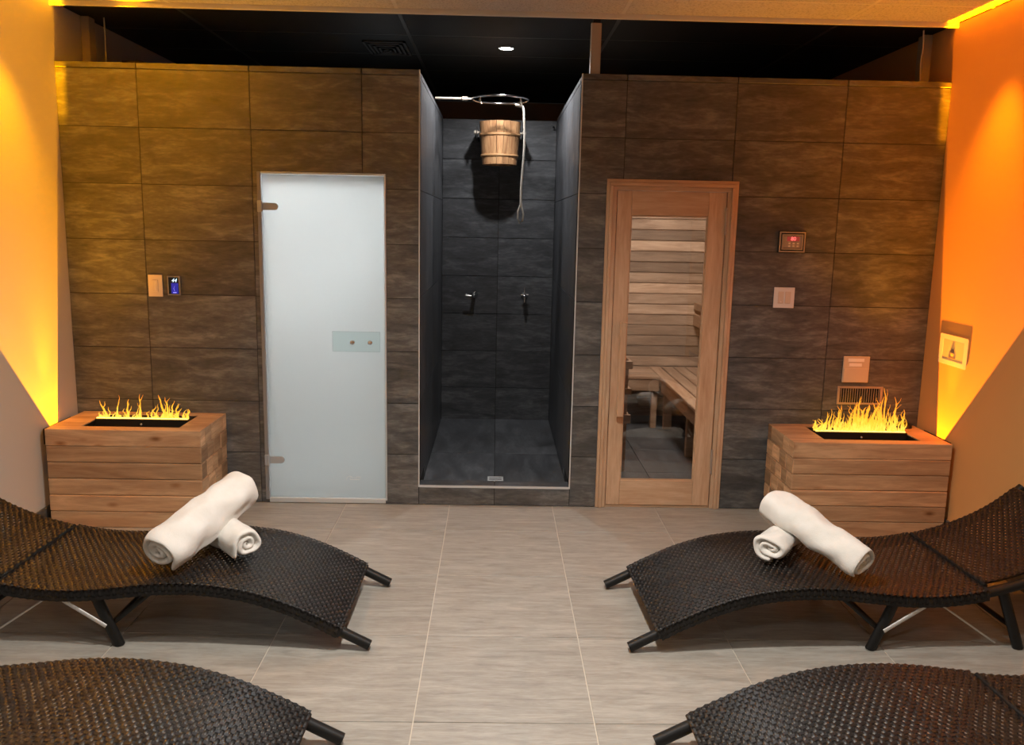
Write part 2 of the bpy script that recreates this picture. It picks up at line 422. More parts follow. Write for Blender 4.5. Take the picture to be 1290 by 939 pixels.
# cap course along the top of the wall
for i in range(len(cols)-1):
    if cols[i] == SL: continue
    MB().box(0, cols[i+1]-cols[i]-2*G, -.002, .125, 0, .030, .003).build('cap_tile', M['wall_tile'], wall_front, (cols[i]+G, 0, 2.442))
# curb top
MB().box(SL+G, 2.42-G, 0, .11, .108, .118, .002).build('cap_tile', M['shower_tile'], wall_front, (0, 0, 0))
MB().box(2.42+G, SR-G, 0, .11, .108, .118, .002).build('cap_tile', M['shower_tile'], wall_front, (0, 0, 0))
# metal edging round the shower opening
t = MB().box(SL-.002, SL+.005, -.0035, .003, .108, 2.472); t.build('trim_1', M['alu'], **S)
t = MB().box(SR-.005, SR+.002, -.0035, .003, .108, 2.472); t.build('trim_2', M['alu'], **S)
t = MB().box(SL+.005, SR-.005, -.0035, .004, .106, .1185); t.build('trim_3', M['alu'], **S)

# shower alcove: side walls, back wall, floor
def side_wall(name, x, sgn):
    w_ = MB().box(min(x-.0*sgn, x+.05*sgn)+.004*(sgn > 0), max(x, x+.05*sgn)-.004*(sgn < 0), .11, SY+.06, 0, 2.44).build(name, M['grout_dark'], **S)
    yy = [.0] + [.44+.61*i for i in range(3)] + [SY]
    zz = [.0, .61, 1.22, 1.83, 2.44]
    for a in range(len(yy)-1):
        for b_ in range(len(zz)-1):
            z0 = max(zz[b_], .12 if yy[a] < .1 else 0)
            x0 = x if sgn > 0 else x-.006
            MB().box(0, .006, 0, yy[a+1]-yy[a]-2*G, 0, zz[b_+1]-z0-2*G, .0006).build('tile', M['shower_side'], w_, (x0, yy[a]+G+(.004 if a == 0 else 0), z0+G))
        ya = max(yy[a], .127)+G
        MB().box(0, .062, 0, yy[a+1]-ya-G, 0, .03, .002).build('cap_tile', M['shower_side'], w_, (x if sgn > 0 else x-.062, ya, 2.442))
    return w_
side_wall('wall_shower_left', SL, -1)
side_wall('wall_shower_right', SR, 1)
wb = MB().box(SL-.05, SR+.05, SY+.008, SY+.10, 0, 2.455).build('wall_shower_back', M['grout_dark'], **S)
zz = [2.455-.305*i for i in range(9)]
for r in range(8):
    for a, b in ((SL, 2.42), (2.42, SR)):
        MB().box(0, b-a-2*G, 0, .01, 0, zz[r]-max(zz[r+1], .03)-2*G, .0008).build('tile', M['shower_tile'], wb, (a+G, SY, max(zz[r+1], .03)+G))
fs = MB().box(SL, SR, .11, SY+.01, -.002, .045).build('floor_shower', M['grout_dark'], **S)
for a, b in ((SL, 2.42), (2.42, SR)):
    for c, d in ((.11, .97), (.97, SY)):
        MB().box(0, b-a-2*G, 0, d-c-2*G, 0, .009, .0008).build('tile', M['shower_floor'], fs, (a+G, c+G, .046))

# side and rear walls
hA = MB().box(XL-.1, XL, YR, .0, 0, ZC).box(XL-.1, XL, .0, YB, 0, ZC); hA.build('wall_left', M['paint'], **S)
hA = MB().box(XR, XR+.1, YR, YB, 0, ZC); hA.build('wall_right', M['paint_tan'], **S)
MB().box(XL-.1, XR+.1, YR-.1, YR, 0, ZC).build('wall_rear', M['paint'], **S)
MB().box(XL-.1, XR+.1, YB, YB+.1, 0, ZC).build('wall_far', M['paint_dark'], **S)
MB().box(XL, XL+.012, -5.9, -.002, 0, .10, .003).build('baseboard_left', M['wall_tile'], **S)
MB().box(XR-.012, XR, -5.9, -.002, 0, .10, .003).build('baseboard_right', M['wall_tile'], **S)

# ceilings: pale acoustic tiles over the lounge, black ones over the cabins
def ceiling(name, y0, y1, ystart, mat, bar, barw, dz=.006):
    ce = MB().box(XL-.1, XR+.1, y0, y1, ZC+.02, ZC+.06).build(name, M['black_ceiling'], **S)
    cx = [XL] + [.63+1.22*i for i in range(4)] + [XR]
    cy = [y0]; y = ystart
    while y < y1-.01:
        if y > y0+.01: cy.append(y)
        y += .61
    cy.append(y1); cc = {}
    for i in range(len(cx)-1):
        for j in range(len(cy)-1):
            k = (round(cx[i+1]-cx[i], 3), round(cy[j+1]-cy[j], 3))
            if k not in cc: cc[k] = MB().box(barw/2, k[0]-barw/2, barw/2, k[1]-barw/2, 0, .016, .002).mesh('ceiling_tile', mat)
            link('ceiling_tile', cc[k], ce, (cx[i], cy[j], ZC+dz-.004))
    for x in cx[1:-1]: MB().box(x-barw/2, x+barw/2, y0, y1, ZC+dz-.004, ZC+dz+.01).build('ceiling_bar', bar, ce)
    for y in cy[1:-1]: MB().box(XL, XR, y-barw/2, y+barw/2, ZC+dz-.003, ZC+dz+.009).build('ceiling_bar', bar, ce)
    return ce
ceiling('ceiling_front', YR, -.005, YR+.37, M['acoustic'], M['tbar'], .02)
ceiling('ceiling_dark', .012, YB, .05, M['black_ceiling'], M['black_bar'], .022)
MB().box(XL, XR, -.010, .010, ZC-.022, ZC+.012, .002).build('trim_4', M['tbar'], **S)

# steam room and sauna shells (behind the front wall)
def shell(name, x0, x1, y1, zt, mat):
    m = MB().box(x0-.03, x0, .112, y1, 0, zt).box(x1, x1+.03, .112, y1, 0, zt).box(x0-.03, x1+.03, y1, y1+.03, 0, zt)
    return m.build(name, mat, **S)
M['steam_white'] = plain('steam_room_tile', (.76, .77, .77), .4)
shell('wall_steam', .35, 1.88, 1.7, 2.36, M['steam_white'])
MB().box(.32, 1.91, .112, 1.73, 2.36, 2.40).build('ceiling_steam', M['steam_white'], **S)
MB().box(.35, 1.88, .112, 1.7, 0, .02).build('floor_steam', M['steam_white'], **S)
tag(MB().box(.38, 1.1, 1.15, 1.66, .021, .45, .01).build('steam_bench', M['steam_white']), 'pale bench seen dimly through the frosted glass door', 'bench')
MB().box(2.945, 4.62, .112, 2.53, 2.36, 2.40).build('ceiling_sauna', M['plank'], **S)
sw = MB().box(2.945, 2.965, .112, 2.5, 0, 2.36).box(4.42, 4.44, .112, 2.5, 0, 2.36).box(2.945, 4.44, 2.5, 2.53, 0, 2.36).build('wall_sauna', M['plank_y'], **S)
z = .0
k = 0
while z < 2.34:
    h = .0905
    MB().box(0, 1.455, 0, .014, 0, h-.005, .004).build('plank', M['plank'], sw, (2.965, 2.484, z+.002))
    if z > .2: MB().box(0, .012, 0, 2.36, 0, h-.005, .003).build('plank', M['plank_y'], sw, (4.406, .118, z+.002))
    z += h; k += 1
fsau = MB().box(2.965, 4.42, .112, 2.5, -.002, .003).build('floor_sauna', M['grout_dark'], **S)
for i in range(3):
    for j in range(4):
        MB().box(0, .482, 0, .592, 0, .006, .0008).build('tile', M['shower_floor'], fsau, (2.967+.485*i, .115+.595*j, .004))

# ---------------------------------------------------------------- steam door (door_1)
d1 = empty('door_1', (1.43, .02, .02), kind='structure')
def at(par, m, name, mat, **k):
    L = par.location; m.v = [(x-L[0], y-L[1], z-L[2]) for x, y, z in m.v]
    return m.build(name, mat, par, **k)
def arch(par, m, name, mat, c, **k):
    """part with its origin at c (world) under par"""
    m.v = [(x-c[0], y-c[1], z-c[2]) for x, y, z in m.v]
    L = par.location
    return m.build(name, mat, par, (c[0]-L[0], c[1]-L[1], c[2]-L[2]), **k)
x0, x1, z0, z1 = DG
at(d1, MB().box(x0+.001, x0+.022, -.006, .05, z0, z1-.002, .002), 'frame_post', M['grey_frame'])
at(d1, MB().box(x1-.010, x1-.001, -.004, .05, z0, z1-.002, .002), 'frame_post', M['alu_w'])
at(d1, MB().box(x0+.022, x1-.010, -.004, .05, z1-.014, z1-.002, .002), 'frame_head', M['alu_w'])
at(d1, MB().box(x0+.022, x1-.010, -.004, .05, z0-.018, z0+.010, .002), 'frame_sill', M['alu_w'])
pane = at(d1, MB().box(1.098, 1.775, .006, .016, .033, 1.899, .001), 'glass_pane', M['frosted'])
for zc in (1.722, .260):
    m = MB().box(1.072, 1.100, -.012, .004, zc-.032, zc+.032, .003).tube([(1.094, -.008, zc-.03), (1.094, -.008, zc+.03)], .008, 10)
    bm = bmesh.new()
    vs = [(1.100, zc-.020)] + [(1.166+.020*math.cos(a), zc+.020*math.sin(a)) for a in [(-90+18*i)*PI/180 for i in range(11)]] + [(1.100, zc+.020)]
    f = bm.faces.new([bm.verts.new((x, -.004, z)) for x, z in vs]); r_ = bmesh.ops.extrude_face_region(bm, geom=[f])
    for v in [e for e in r_['geom'] if isinstance(e, bmesh.types.BMVert)]: v.co.y += .0095
    m.frombm(bm); at(d1, m, 'hinge', M['steel'])
hp = at(d1, MB().box(1.478, 1.750, -.008, -.001, .911, 1.027, .001), 'handle_plate', M['glass_plate'], label='clear glass handle plate')
for x in (1.596, 1.697):
    m = MB().lathe([(.006, .0), (.006, -.018), (.013, -.02), (.013, -.032), (.006, -.036)], (x, -.008, .968), 14, 'y')
    L = d1.location; m.v = [(a-L[0], b-L[1], c-L[2]) for a, b, c in m.v]; m.build('knob', M['chrome'], hp)
m = MB().tube([(1.546, .0045, .143), (1.549, .0045, .156), (1.558, .0045, .164), (1.570, .0045, .165), (1.578, .0045, .158)], .0025, 5, ry=.001)
for i in range(6):
    xx = 1.566+i*.011; m.tube([(xx, .0045, .143), (xx+.006, .0045, .161)], .0022, 5, ry=.001)
m.tube([(1.566, .0045, .144), (1.622, .0045, .144)], .0018, 5, ry=.001); m.tube([(1.60, .0045, .161), (1.630, .0045, .162)], .0018, 5, ry=.001)
at(d1, m, 'maker_mark', M['label_white'])

# ---------------------------------------------------------------- sauna door (door_2)
d2 = empty('door_2', (3.39, 0, 0), kind='structure')
# moulded casing: three steps
def casing(m, x0, x1, z0, z1, axis):
    steps = [(0, .3, -.016), (.3, .62, -.024), (.62, 1, -.012)]
    for a, b, y in steps:
        if axis == 'l': m.box(x0+(x1-x0)*a, x0+(x1-x0)*b, y, .004 if b < 1 else .05, z0, z1-(x1-x0)*b-.0005, .002)
        if axis == 'r': m.box(x1-(x1-x0)*b, x1-(x1-x0)*a, y, .004 if b < 1 else .05, z0, z1-(x1-x0)*b-.0005, .002)
        if axis == 't': m.box(x0+(z1-z0)*a, x1-(z1-z0)*a, y, .004 if b < 1 else .05, z1-(z1-z0)*b, z1-(z1-z0)*a, .002)
    return m
arch(d2, casing(MB(), 3.020, 3.078, .001, 1.912, 'l'), 'casing', M['door_v'], (3.02, 0, 0))
arch(d2, casing(MB(), 3.702, 3.760, .001, 1.912, 'r'), 'casing', M['door_v'], (3.7, 0, 0))
arch(d2, casing(MB(), 3.020, 3.760, 1.852, 1.912, 't'), 'casing', M['door_h'], (3.02, 0, 1.85))
arch(d2, MB().box(3.082, 3.163, -.004, .036, .016, 1.849, .002), 'stile', M['door_v'], (3.08, 0, 0))
arch(d2, MB().box(3.599, 3.698, -.004, .036, .016, 1.849, .002), 'stile', M['door_v'], (3.6, 0, 0))
arch(d2, MB().box(3.1635, 3.5985, -.004, .036, 1.716, 1.849, .002), 'rail', M['door_h'], (3.16, 0, 1.7))
arch(d2, MB().box(3.1635, 3.5985, -.004, .036, .016, .168, .002), 'rail', M['door_h'], (3.16, 0, 0))
at(d2, MB().box(3.163, 3.599, .012, .018, .168, 1.716), 'glass_pane', M['glass'])
m = MB().box(3.163, 3.599, .004, .012, .168, .176).box(3.163, 3.599, .004, .012, 1.708, 1.716).box(3.163, 3.170, .004, .012, .176, 1.708).box(3.592, 3.599, .004, .012, .176, 1.708)
at(d2, m, 'glazing_bead', M['door_h'])
MB().box(3.08, 3.70, .004, .05, .0, .014).build('trim_5', M['door_h'], **S)
# long curved wooden pull
m = MB().box(3.118, 3.160, -.062, -.038, .56, 1.115, .006).box(3.122, 3.150, -.040, -.004, 1.06, 1.10, .004).box(3.122, 3.150, -.040, -.004, .575, .615, .004)
arch(d2, m, 'handle', M['door_v'], (3.13, 0, .5))
for zc in (1.69, .29):
    m = MB().tube([(3.700, -.010, zc-.075), (3.700, -.010, zc+.075)], .007, 10); at(d2, m, 'hinge', M['bezel'])

# ---------------------------------------------------------------- sauna interior
b1 = empty('sauna_bench', (4.08, 1.2, 0.01), label='slatted wooden bench running back along the sauna right side', cat='bench')
for i in range(6):
    arch(b1, MB().box(3.76+.107*i, 3.76+.107*i+.095, .14, 2.475, .425, .452, .005), 'slat', M['bench_y'], (3.76+.107*i, .14, .43))
arch(b1, MB().box(3.765, 3.79, .14, 1.93, .33, .424, .003), 'fascia', M['plank_y'], (3.765, .2, .33))
for y in (.25, 1.1, 1.95):
    at(b1, MB().box(3.80, 3.87, y, y+.045, .012, .424, .004), 'leg', M['bench_x'])
    at(b1, MB().box(3.88, 4.38, y, y+.045, .36, .424, .004), 'cross_bearer', M['bench_x'])
b2 = empty('sauna_bench', (3.36, 2.2, .01), label='low slatted bench along the sauna back wall, behind the heater guard', cat='bench')
for i in range(5):
    arch(b2, MB().box(2.97, 3.755, 1.955+.105*i, 1.955+.105*i+.095, .425, .452, .005), 'slat', M['bench_x'], (2.97, 1.95+.1*i, .43))
arch(b2, MB().box(2.97, 3.755, 1.96, 1.985, .33, .424, .003), 'fascia', M['bench_x'], (2.97, 1.96, .33))
for x in (3.0, 3.70): at(b2, MB().box(x, x+.05, 1.99, 2.04, .012, .424, .004), 'leg', M['bench_x'])
bk = empty('sauna_rail', (4.2, 2.0, .85), label='wooden back rail fixed above the right sauna bench', cat='rail')
at(bk, MB().box(4.12, 4.16, 1.2, 2.475, .82, .92, .004), 'slat', M['bench_y']); at(bk, MB().box(4.12, 4.16, 1.2, 2.475, .96, 1.02, .004), 'slat', M['bench_y'])
for y in (1.35, 2.2): at(bk, MB().box(4.165, 4.404, y, y+.04, .80, .99, .004), 'bracket', M['bench_x'])
ht = empty('sauna_heater', (3.1, .97, .01), label='dark sauna heater behind slatted wooden guard, left inside the sauna', cat='heater')
at(ht, MB().box(2.985, 3.22, .78, 1.16, .14, .66, .01), 'body', M['black_metal'])
for a_, b_ in ((3.0, .81), (3.17, .81), (3.0, 1.09), (3.17, 1.09)): at(ht, MB().box(a_, a_+.03, b_, b_+.03, .012, .14), 'foot', M['black_metal'])
st = MB()
for i in range(34):
    bm = bmesh.new(); bmesh.ops.create_icosphere(bm, subdivisions=1, radius=.026)
    o_ = Vector((rnd.uniform(3.01, 3.19), rnd.uniform(.81, 1.13), .672+rnd.uniform(0, .03)))
    for v in bm.verts: v.co = v.co*rnd.uniform(.8, 1.1)+o_
    st.frombm(bm)
at(ht, st, 'stones', M['stones'], kind='stuff')
gd = empty('heater_guard', (3.2, .9, .01), label='wooden guard rail around the dark sauna heater', cat='guard rail')
for x, y in ((3.268, .712), (3.268, 1.22)): at(gd, MB().box(x, x+.034, y, y+.034, .012, .76, .003), 'post', M['bench_x'])
for z0_, z1_ in ((.72, .774), (.545, .59), (.35, .41)):
    at(gd, MB().box(2.968, 3.326, .694, .711, z0_, z1_, .003), 'guard_rail', M['bench_x'])
    at(gd, MB().box(3.303, 3.318, .7115, 1.26, z0_, z1_, .003), 'guard_rail', M['plank_y'])

# ---------------------------------------------------------------- things on the front wall
def digits(txt, size, loc, mat, par, name, shear=0):
    cu_ = bpy.data.curves.new(name, 'FONT'); cu_.body = txt; cu_.size = size; cu_.extrude = .0004; cu_.align_x = 'CENTER'; cu_.align_y = 'CENTER'; cu_.shear = shear
    cu_.materials.append(mat); tmp = bpy.data.objects.new('tmp', cu_); C.objects.link(tmp)
    bpy.context.view_layer.update(); me = bpy.data.meshes.new_from_object(tmp.evaluated_get(bpy.context.evaluated_depsgraph_get()))
    bpy.data.objects.remove(tmp); o = bpy.data.objects.new(name, me); C.objects.link(o); o.parent = par
    o.rotation_euler = (PI/2, 0, 0); L = par.location; o.location = (loc[0]-L[0], loc[1]-L[1], loc[2]-L[2]); return o
e = empty('light_switch', (.486, 0, 1.268), label='cream single rocker light switch left of the blue control screen', cat='switch')
at(e, MB().box(.446, .526, -.006, -.0005, 1.207, 1.330, .002), 'cover_plate', M['cream_plastic'])
at(e, MB().box(.470, .502, -.009, -.006, 1.235, 1.302, .0015), 'rocker', M['cream_plastic'])
at(e, MB().box(.487, .4905, -.011, -.009, 1.242, 1.296, .001), 'status_light', M['label_white'])
e = empty('steam_control', (.591, 0, 1.27), label='small touch panel glowing blue on the wall left of frosted door', cat='control panel')
at(e, MB().box(.556, .627, -.012, -.0005, 1.216, 1.325, .002), 'bezel', M['grey_frame'])
at(e, MB().box(.563, .620, -.0135, -.012, 1.224, 1.318), 'face', M['black_gloss'])
at(e, MB().box(.578, .617, -.0142, -.0135, 1.226, 1.286), 'screen', M['screen_blue'])
digits('44', .030, (.594, -.0146, 1.300), M['digit_white'], e, 'digits', .3)
m = MB().tube([(.597, -.0148, 1.240), (.592, -.0148, 1.255), (.597, -.0148, 1.272), (.602, -.0148, 1.255), (.597, -.0148, 1.240)], .003, 6, ry=.0006).box(.588, .606, -.015, -.0143, 1.230, 1.235)
at(e, m, 'icon', M['digit_blue'])
e = empty('sauna_control', (4.083, 0, 1.583), label='bronze framed keypad with red digits right of the sauna door', cat='control panel')
at(e, MB().box(4.005, 4.161, -.010, -.0005, 1.522, 1.645, .002), 'backplate', M['black_gloss'])
for k, (a, y) in enumerate(((.004, -.014), (.018, -.017))):
    x0, x1, z0, z1 = 4.005+a, 4.161-a, 1.522+a, 1.645-a; t_ = .008
    m = MB().box(x0, x1, y, -.010, z0, z0+t_, .001).box(x0, x1, y, -.010, z1-t_, z1, .001).box(x0, x0+t_, y, -.010, z0+t_, z1-t_, .001).box(x1-t_, x1, y, -.010, z0+t_, z1-t_, .001)
    at(e, m, 'bezel', M['bezel'])
at(e, MB().box(4.033, 4.135, -.013, -.010, 1.550, 1.617), 'face', M['bezel'])
at(e, MB().box(4.052, 4.122, -.0138, -.013, 1.588, 1.614), 'screen', M['screen_red'])
digits('80', .030, (4.088, -.0142, 1.601), M['digit_red'], e, 'digits')
for i in range(3):
    for j in range(2):
        at(e, MB().box(4.060+.024*i, 4.072+.024*i, -.0152, -.013, 1.556+.015*j, 1.565+.015*j, .001), 'button', M['button'])
e = empty('light_switch', (4.061, 0, 1.268), label='white double switch plate below the red digit keypad', cat='switch')
at(e, MB().box(4.002, 4.121, -.006, -.0005, 1.208, 1.326, .002), 'cover_plate', M['white_plastic'])
for x in (4.026, 4.066): at(e, MB().box(x, x+.032, -.010, -.006, 1.234, 1.302, .002), 'rocker', M['cream_plastic'])
at(e, MB().box(4.040, 4.046, -.0115, -.010, 1.240, 1.246), 'status_light', M['label_white'])
e = empty('notice_plate', (4.512, 0, .857), label='beige plate with two pale label strips above the wall vent', cat='plate')
at(e, MB().box(4.436, 4.590, -.010, -.0005, .780, .934, .003), 'body', M['beige_plate'])
at(e, MB().box(4.440, 4.586, -.014, -.010, .782, .864, .002), 'lower_cover', M['beige_plate'])
at(e, MB().box(4.462, 4.556, -.0115, -.010, .903, .922), 'label_strip', M['label_white']); at(e, MB().box(4.470, 4.544, -.0115, -.010, .876, .894), 'label_strip', M['label_white'])
e = empty('wall_vent', (4.55, 0, .70), label='brown vent grille with upright louvres behind right fire box', cat='vent')
m = MB().box(4.416, 4.684, -.006, -.0005, .745, .757, .001).box(4.416, 4.684, -.006, -.0005, .648, .660, .001).box(4.416, 4.432, -.006, -.0005, .66, .745, .001).box(4.668, 4.684, -.006, -.0005, .66, .745, .001)
at(e, m, 'frame', M['bezel']); at(e, MB().box(4.432, 4.668, -.0012, -.0006, .66, .745), 'recess_shade', M['black_gloss'])  # black sheet painted in for the shade behind the louvres
for i in range(17): at(e, MB().box(4.439+.0138*i, 4.4415+.0138*i, -.005, -.0012, .66, .745), 'louvre', M['bezel'])
# box on right wall
e = empty('wall_socket', (XR, -.30, 1.015), label='ivory rounded recessed box with small nozzle on the orange wall', cat='wall box')
def rrect(y0, y1, z0, z1, r, xa, xb, m):
    bm = bmesh.new(); vs = []
    for cy, cz, a0 in ((y1-r, z1-r, 0), (y0+r, z1-r, 90), (y0+r, z0+r, 180), (y1-r, z0+r, 270)):
        for i in range(5): a = math.radians(a0+22.5*i); vs.append((cy+r*math.cos(a), cz+r*math.sin(a)))
    f = bm.faces.new([bm.verts.new((xa, y, z)) for y, z in vs]); g = bmesh.ops.extrude_face_region(bm, geom=[f])
    for v in [q for q in g['geom'] if isinstance(q, bmesh.types.BMVert)]: v.co.x = xb
    return m.frombm(bm)
at(e, rrect(-.450, -.160, .935, 1.100, .022, XR-.0009, XR-.0003, MB()), 'backplate', M['yellowed'])
m = MB()
for a_, b_, c_, d_ in ((-.450, -.160, 1.074, 1.100), (-.450, -.160, .935, .961)): rrect(a_, b_, c_, d_, .010, XR-.0016, XR-.0009, m)
for a_, b_ in ((-.450, -.412), (-.198, -.160)): m.box(XR-.0016, XR-.0009, a_, b_, .9615, 1.0735)
at(e, m, 'frame', M['yellowed'])
at(e, MB().box(XR-.0012, XR-.00095, -.410, -.200, .963, 1.072), 'recess_shade', M['recess_shade'])  # flat sheet, its darker colour paints the shade of a recess
at(e, MB().lathe([(.022, 0), (.020, -.0006), (.008, -.0012), (.0, -.002)], (XR-.0013, -.30, 1.005), 14, 'x'), 'nozzle', M['bezel'])
at(e, MB().box(XR-.002, XR-.0013, -.335, -.265, .974, .984), 'tab', M['bezel'])

# ---------------------------------------------------------------- shower fittings
e = empty('shower_lamp_fitting', (2.45, .955, ZC), label='round recessed downlight glowing white in the black shower ceiling', cat='ceiling light')
at(e, MB().lathe([(.055, 0.0), (.058, -.006), (.048, -.010), (.045, -.003)], (2.45, .955, ZC+.002), 28), 'rim', M['steel'])
at(e, MB().lathe([(.0, .0), (.044, .0)], (2.45, .955, ZC-.004), 28), 'lens', M['lamp_glow'])

bc = Vector((2.420, 1.75, 2.09)); BH, RT, RB = .31, .156, .130
e = empty('shower_bucket', bc, label='wooden stave bucket hung between wall arms below chrome ring', cat='bucket')
ns = 18
for i in range(ns):
    m = MB(); a0, a1 = 2*PI*i/ns+.012, 2*PI*(i+1)/ns-.012; vs = []
    for z_, ro in ((0, RB), (BH, RT)):
        for rr in (ro, ro-.018):
            for a in (a0, (a0+a1)/2, a1): vs.append((rr*math.cos(a), rr*math.sin(a), z_))
    m.add(vs, [(0, 1, 7, 6), (1, 2, 8, 7), (3, 9, 10, 4), (4, 10, 11, 5), (0, 6, 9, 3), (2, 5, 11, 8), (6, 7, 10, 9), (7, 8, 11, 10), (0, 3, 4, 1), (1, 4, 5, 2)])
    m.build('stave', M['stave'], e)
MB().lathe([(.0, 0), (RB-.019, 0), (RB-.019, .012), (0, .012)], (0, 0, .010), 24).build('base', M['stave'], e)
for h in (.065, .215):
    r_ = RB+(RT-RB)*h/BH
    MB().lathe([(r_-.001, -.009), (r_+.006, -.008), (r_+.0075, .0), (r_+.007, .008), (r_-.0, .009)], (0, 0, h), 32).build('hoop', M['hoop'], e)
for s_ in (-1, 1):
    MB().lathe([(.006, 0), (.006, .018*s_), (.014, .02*s_), (.017, .03*s_), (.014, .042*s_), (.004, .046*s_)], (s_*.150, 0, .235), 14, 'x').build('axle_knob', M['knob'], e)
e2 = empty('bucket_bracket', (2.42, SY-.005, 2.3), label='dark steel bracket arms holding the wooden bucket to shower wall', cat='bracket')
for s_ in (-1, 1):
    at(e2, MB().box(2.42+s_*.1745-.003, 2.42+s_*.1745+.003, 1.72, SY-.004, 2.285, 2.365, .002), 'arm', M['black_metal'])
at(e2, MB().box(2.42-.18, 2.42+.18, SY-.008, SY-.0015, 2.285, 2.365, .002), 'wall_strap', M['black_metal'])

RC = (2.418, 1.18, 2.487)
e = empty('ring_rail', RC, label='thin chrome ring on a wall arm above the wooden bucket', cat='ring rail')
MB().tube([(.19*math.cos(2*PI*i/40), .19*math.sin(2*PI*i/40), 0) for i in range(40)], .0075, 8, closed=True).build('ring', M['chrome'], e)
MB().tube([(-.446+.003, .0, .0), (-.25, 0, .0)], .0085, 10).build('arm', M['knob'], e, label='pale coated arm')
MB().tube([(-.26, 0, 0), (-.225, 0, 0)], .014, 12).tube([(-.225, 0, 0), (-.188, .0, 0)], .007, 8).build('coupling', M['knob'], e)
for x, y in ((-.135, -.134), (.135, -.134)):
    MB().tube([(x, y, -.004), (x, y, -.03)], .006, 8).tube([(x, y, -.028), (x+.008, y, -.05)], .005, 8).build('hook', M['knob'], e)
# the short one ties in behind the right hook and carries the rope
rx, ry_, rz_ = 2.562, 1.052, 2.430
e = empty('pull_rope', (rx, ry_, rz_), label='white pull rope with looped end hanging beside the wooden bucket', cat='rope')
P = [(-.012, 0, .002), (.004, 0, -.002), (.014, 0, -.03), (.018, 0, -.10)]
for i in range(1, 12): P.append((.018+.006*math.sin(i*.5)-.0006*i, 0, -.10-.05*i+.01))
MB().tube(P, .0085, 8).build('cord', M['rope'], e)
zt = P[-1][2]; xt = P[-1][0]
MB().tube([(xt, 0, zt), (xt-.018, 0, zt-.05), (xt-.020, 0, zt-.10), (xt-.006, 0, zt-.13), (xt+.014, 0, zt-.115), (xt+.018, 0, zt-.07), (xt+.006, 0, zt-.02), (xt, -.002, zt+.03)], .0065, 8).build('loop', M['rope'], e)
MB().tube([(-.044, 0, .006), (.0, 0, -.002)], .010, 10).tube([(-.006, 0, -.008), (-.004, 0, .035)], .006, 8).build('toggle', M['knob'], e)

def tap(name, x, label, lever):
    e = empty(name, (x, SY, 1.085), label=label, cat='tap')
    MB().lathe([(.028, 0), (.028, -.006), (.014, -.010), (.014, -.07), (.018, -.075), (.018, -.095), (.0, -.1)], (0, -.0005, 0), 18, 'y').build('body', M['chrome'], e)
    if lever == 'side':
        MB().tube([(0, -.085, 0), (-.03, -.09, -.004), (-.065, -.088, .0)], [.009, .008, .010], 10).build('spout', M['chrome'], e)
        MB().tube([(.0, -.06, .01), (.012, -.06, .035)], [.010, .014], 10).build('valve_handle', M['chrome'], e)
    else:
        MB().tube([(0, -.085, 0), (0, -.092, -.05)], [.012, .010], 10).build('spout', M['chrome'], e)
        MB().tube([(0, -.05, .012), (0, -.05, .07)], [.007, .005], 8).build('lever', M['chrome'], e)
        MB().tube([(-.028, -.06, .012), (.028, -.06, .012)], .007, 8).build('valve_handle', M['chrome'], e)
tap('shower_tap', 2.232, 'chrome tap with sideways spout on left of shower back wall', 'side')
tap('shower_tap', 2.640, 'chrome tap with upright lever on right of shower back wall', 'up')
e = empty('drain_cover', (2.426, .20, .055), label='small rectangular steel drain cover near the shower curb', cat='drain')
MB().box(-.050, .050, .09, .190, .0, .006, .001).build('plate', M['drain'], e)
for i in range(2): MB().box(-.040, .040, .118+.03*i, .126+.03*i, .006, .0066).build('slot', M['black_gloss'], e)  # black strips on the plate paint the shade inside the slots
e = MB().lathe([(.011, 0), (.011, -.004), (.005, -.006), (.005, -.03), (.010, -.034), (.0, -.04)], (0, 0, 0), 12, 'y').build('robe_hook', M['chrome'], None, (2.838, SY-.0005, 2.40))
tag(e, 'tiny chrome robe hook high at right of shower back wall', 'hook')

# ---------------------------------------------------------------- above the wall
e = empty('ceiling_post', (2.936, .05, 2.4725), label='narrow steel post between the tiled wall top and dark ceiling', cat='post')
MB().box(-.027, .027, -.02, .02, 0, .272, .003).build('tube', M['bezel'], e); MB().box(-.020, .020, -.014, .014, .272, .300).build('top_bracket', M['black_metal'], e)
MB().box(-.029, -.026, -.02, .02, 0, .272).build('painted_lit_edge', M['alu'], e)  # pale strip paints the shower light along the post's left edge
def cable(x, y, label, wob):
    m = MB().tube([(x+wob*math.sin(i*1.1), y, 2.475+.03*i) for i in range(11)], .004, 6)
    o = m.build('hanging_cable', M['cable']); tag(o, label, 'cable')
cable(4.80, .16, 'thin white cable hanging above the tiled wall near the orange wall', .003)
cable(.13, .35, 'thin white cable hanging above the wall at the yellow corner', .001)
tag(MB().box(.001, .05, .33, .41, 2.474, ZC-.002, .003).build('corner_stud', M['paint_dark']), 'dark upright stud above the tiled wall in the left corner', 'stud')
tag(MB().box(XR-.05, XR-.001, .27, .35, 2.474, ZC-.002, .003).build('corner_stud', M['paint_dark']), 'dark upright stud above the tiled wall in the right corner', 'stud')
pts = [(.10+.09*i, .62+.05*math.sin(i), 2.465+.05*math.exp(-(i/3.5)**2)) for i in range(9)]
m = MB().tube(pts, [.10, .12, .105, .11, .095, .10, .085, .075, .05], 14, ry=[.07, .085, .075, .07, .06, .055, .05, .04, .03])
tag(m.build('insulated_duct', M['duct']), 'lumpy brown wrapped duct lying above the wall at top left', 'duct')
e = empty('ceiling_diffuser', (1.67, 1.05, ZC), label='black louvred air diffuser in the dark ceiling left of the shower', cat='air diffuser')
m = MB()
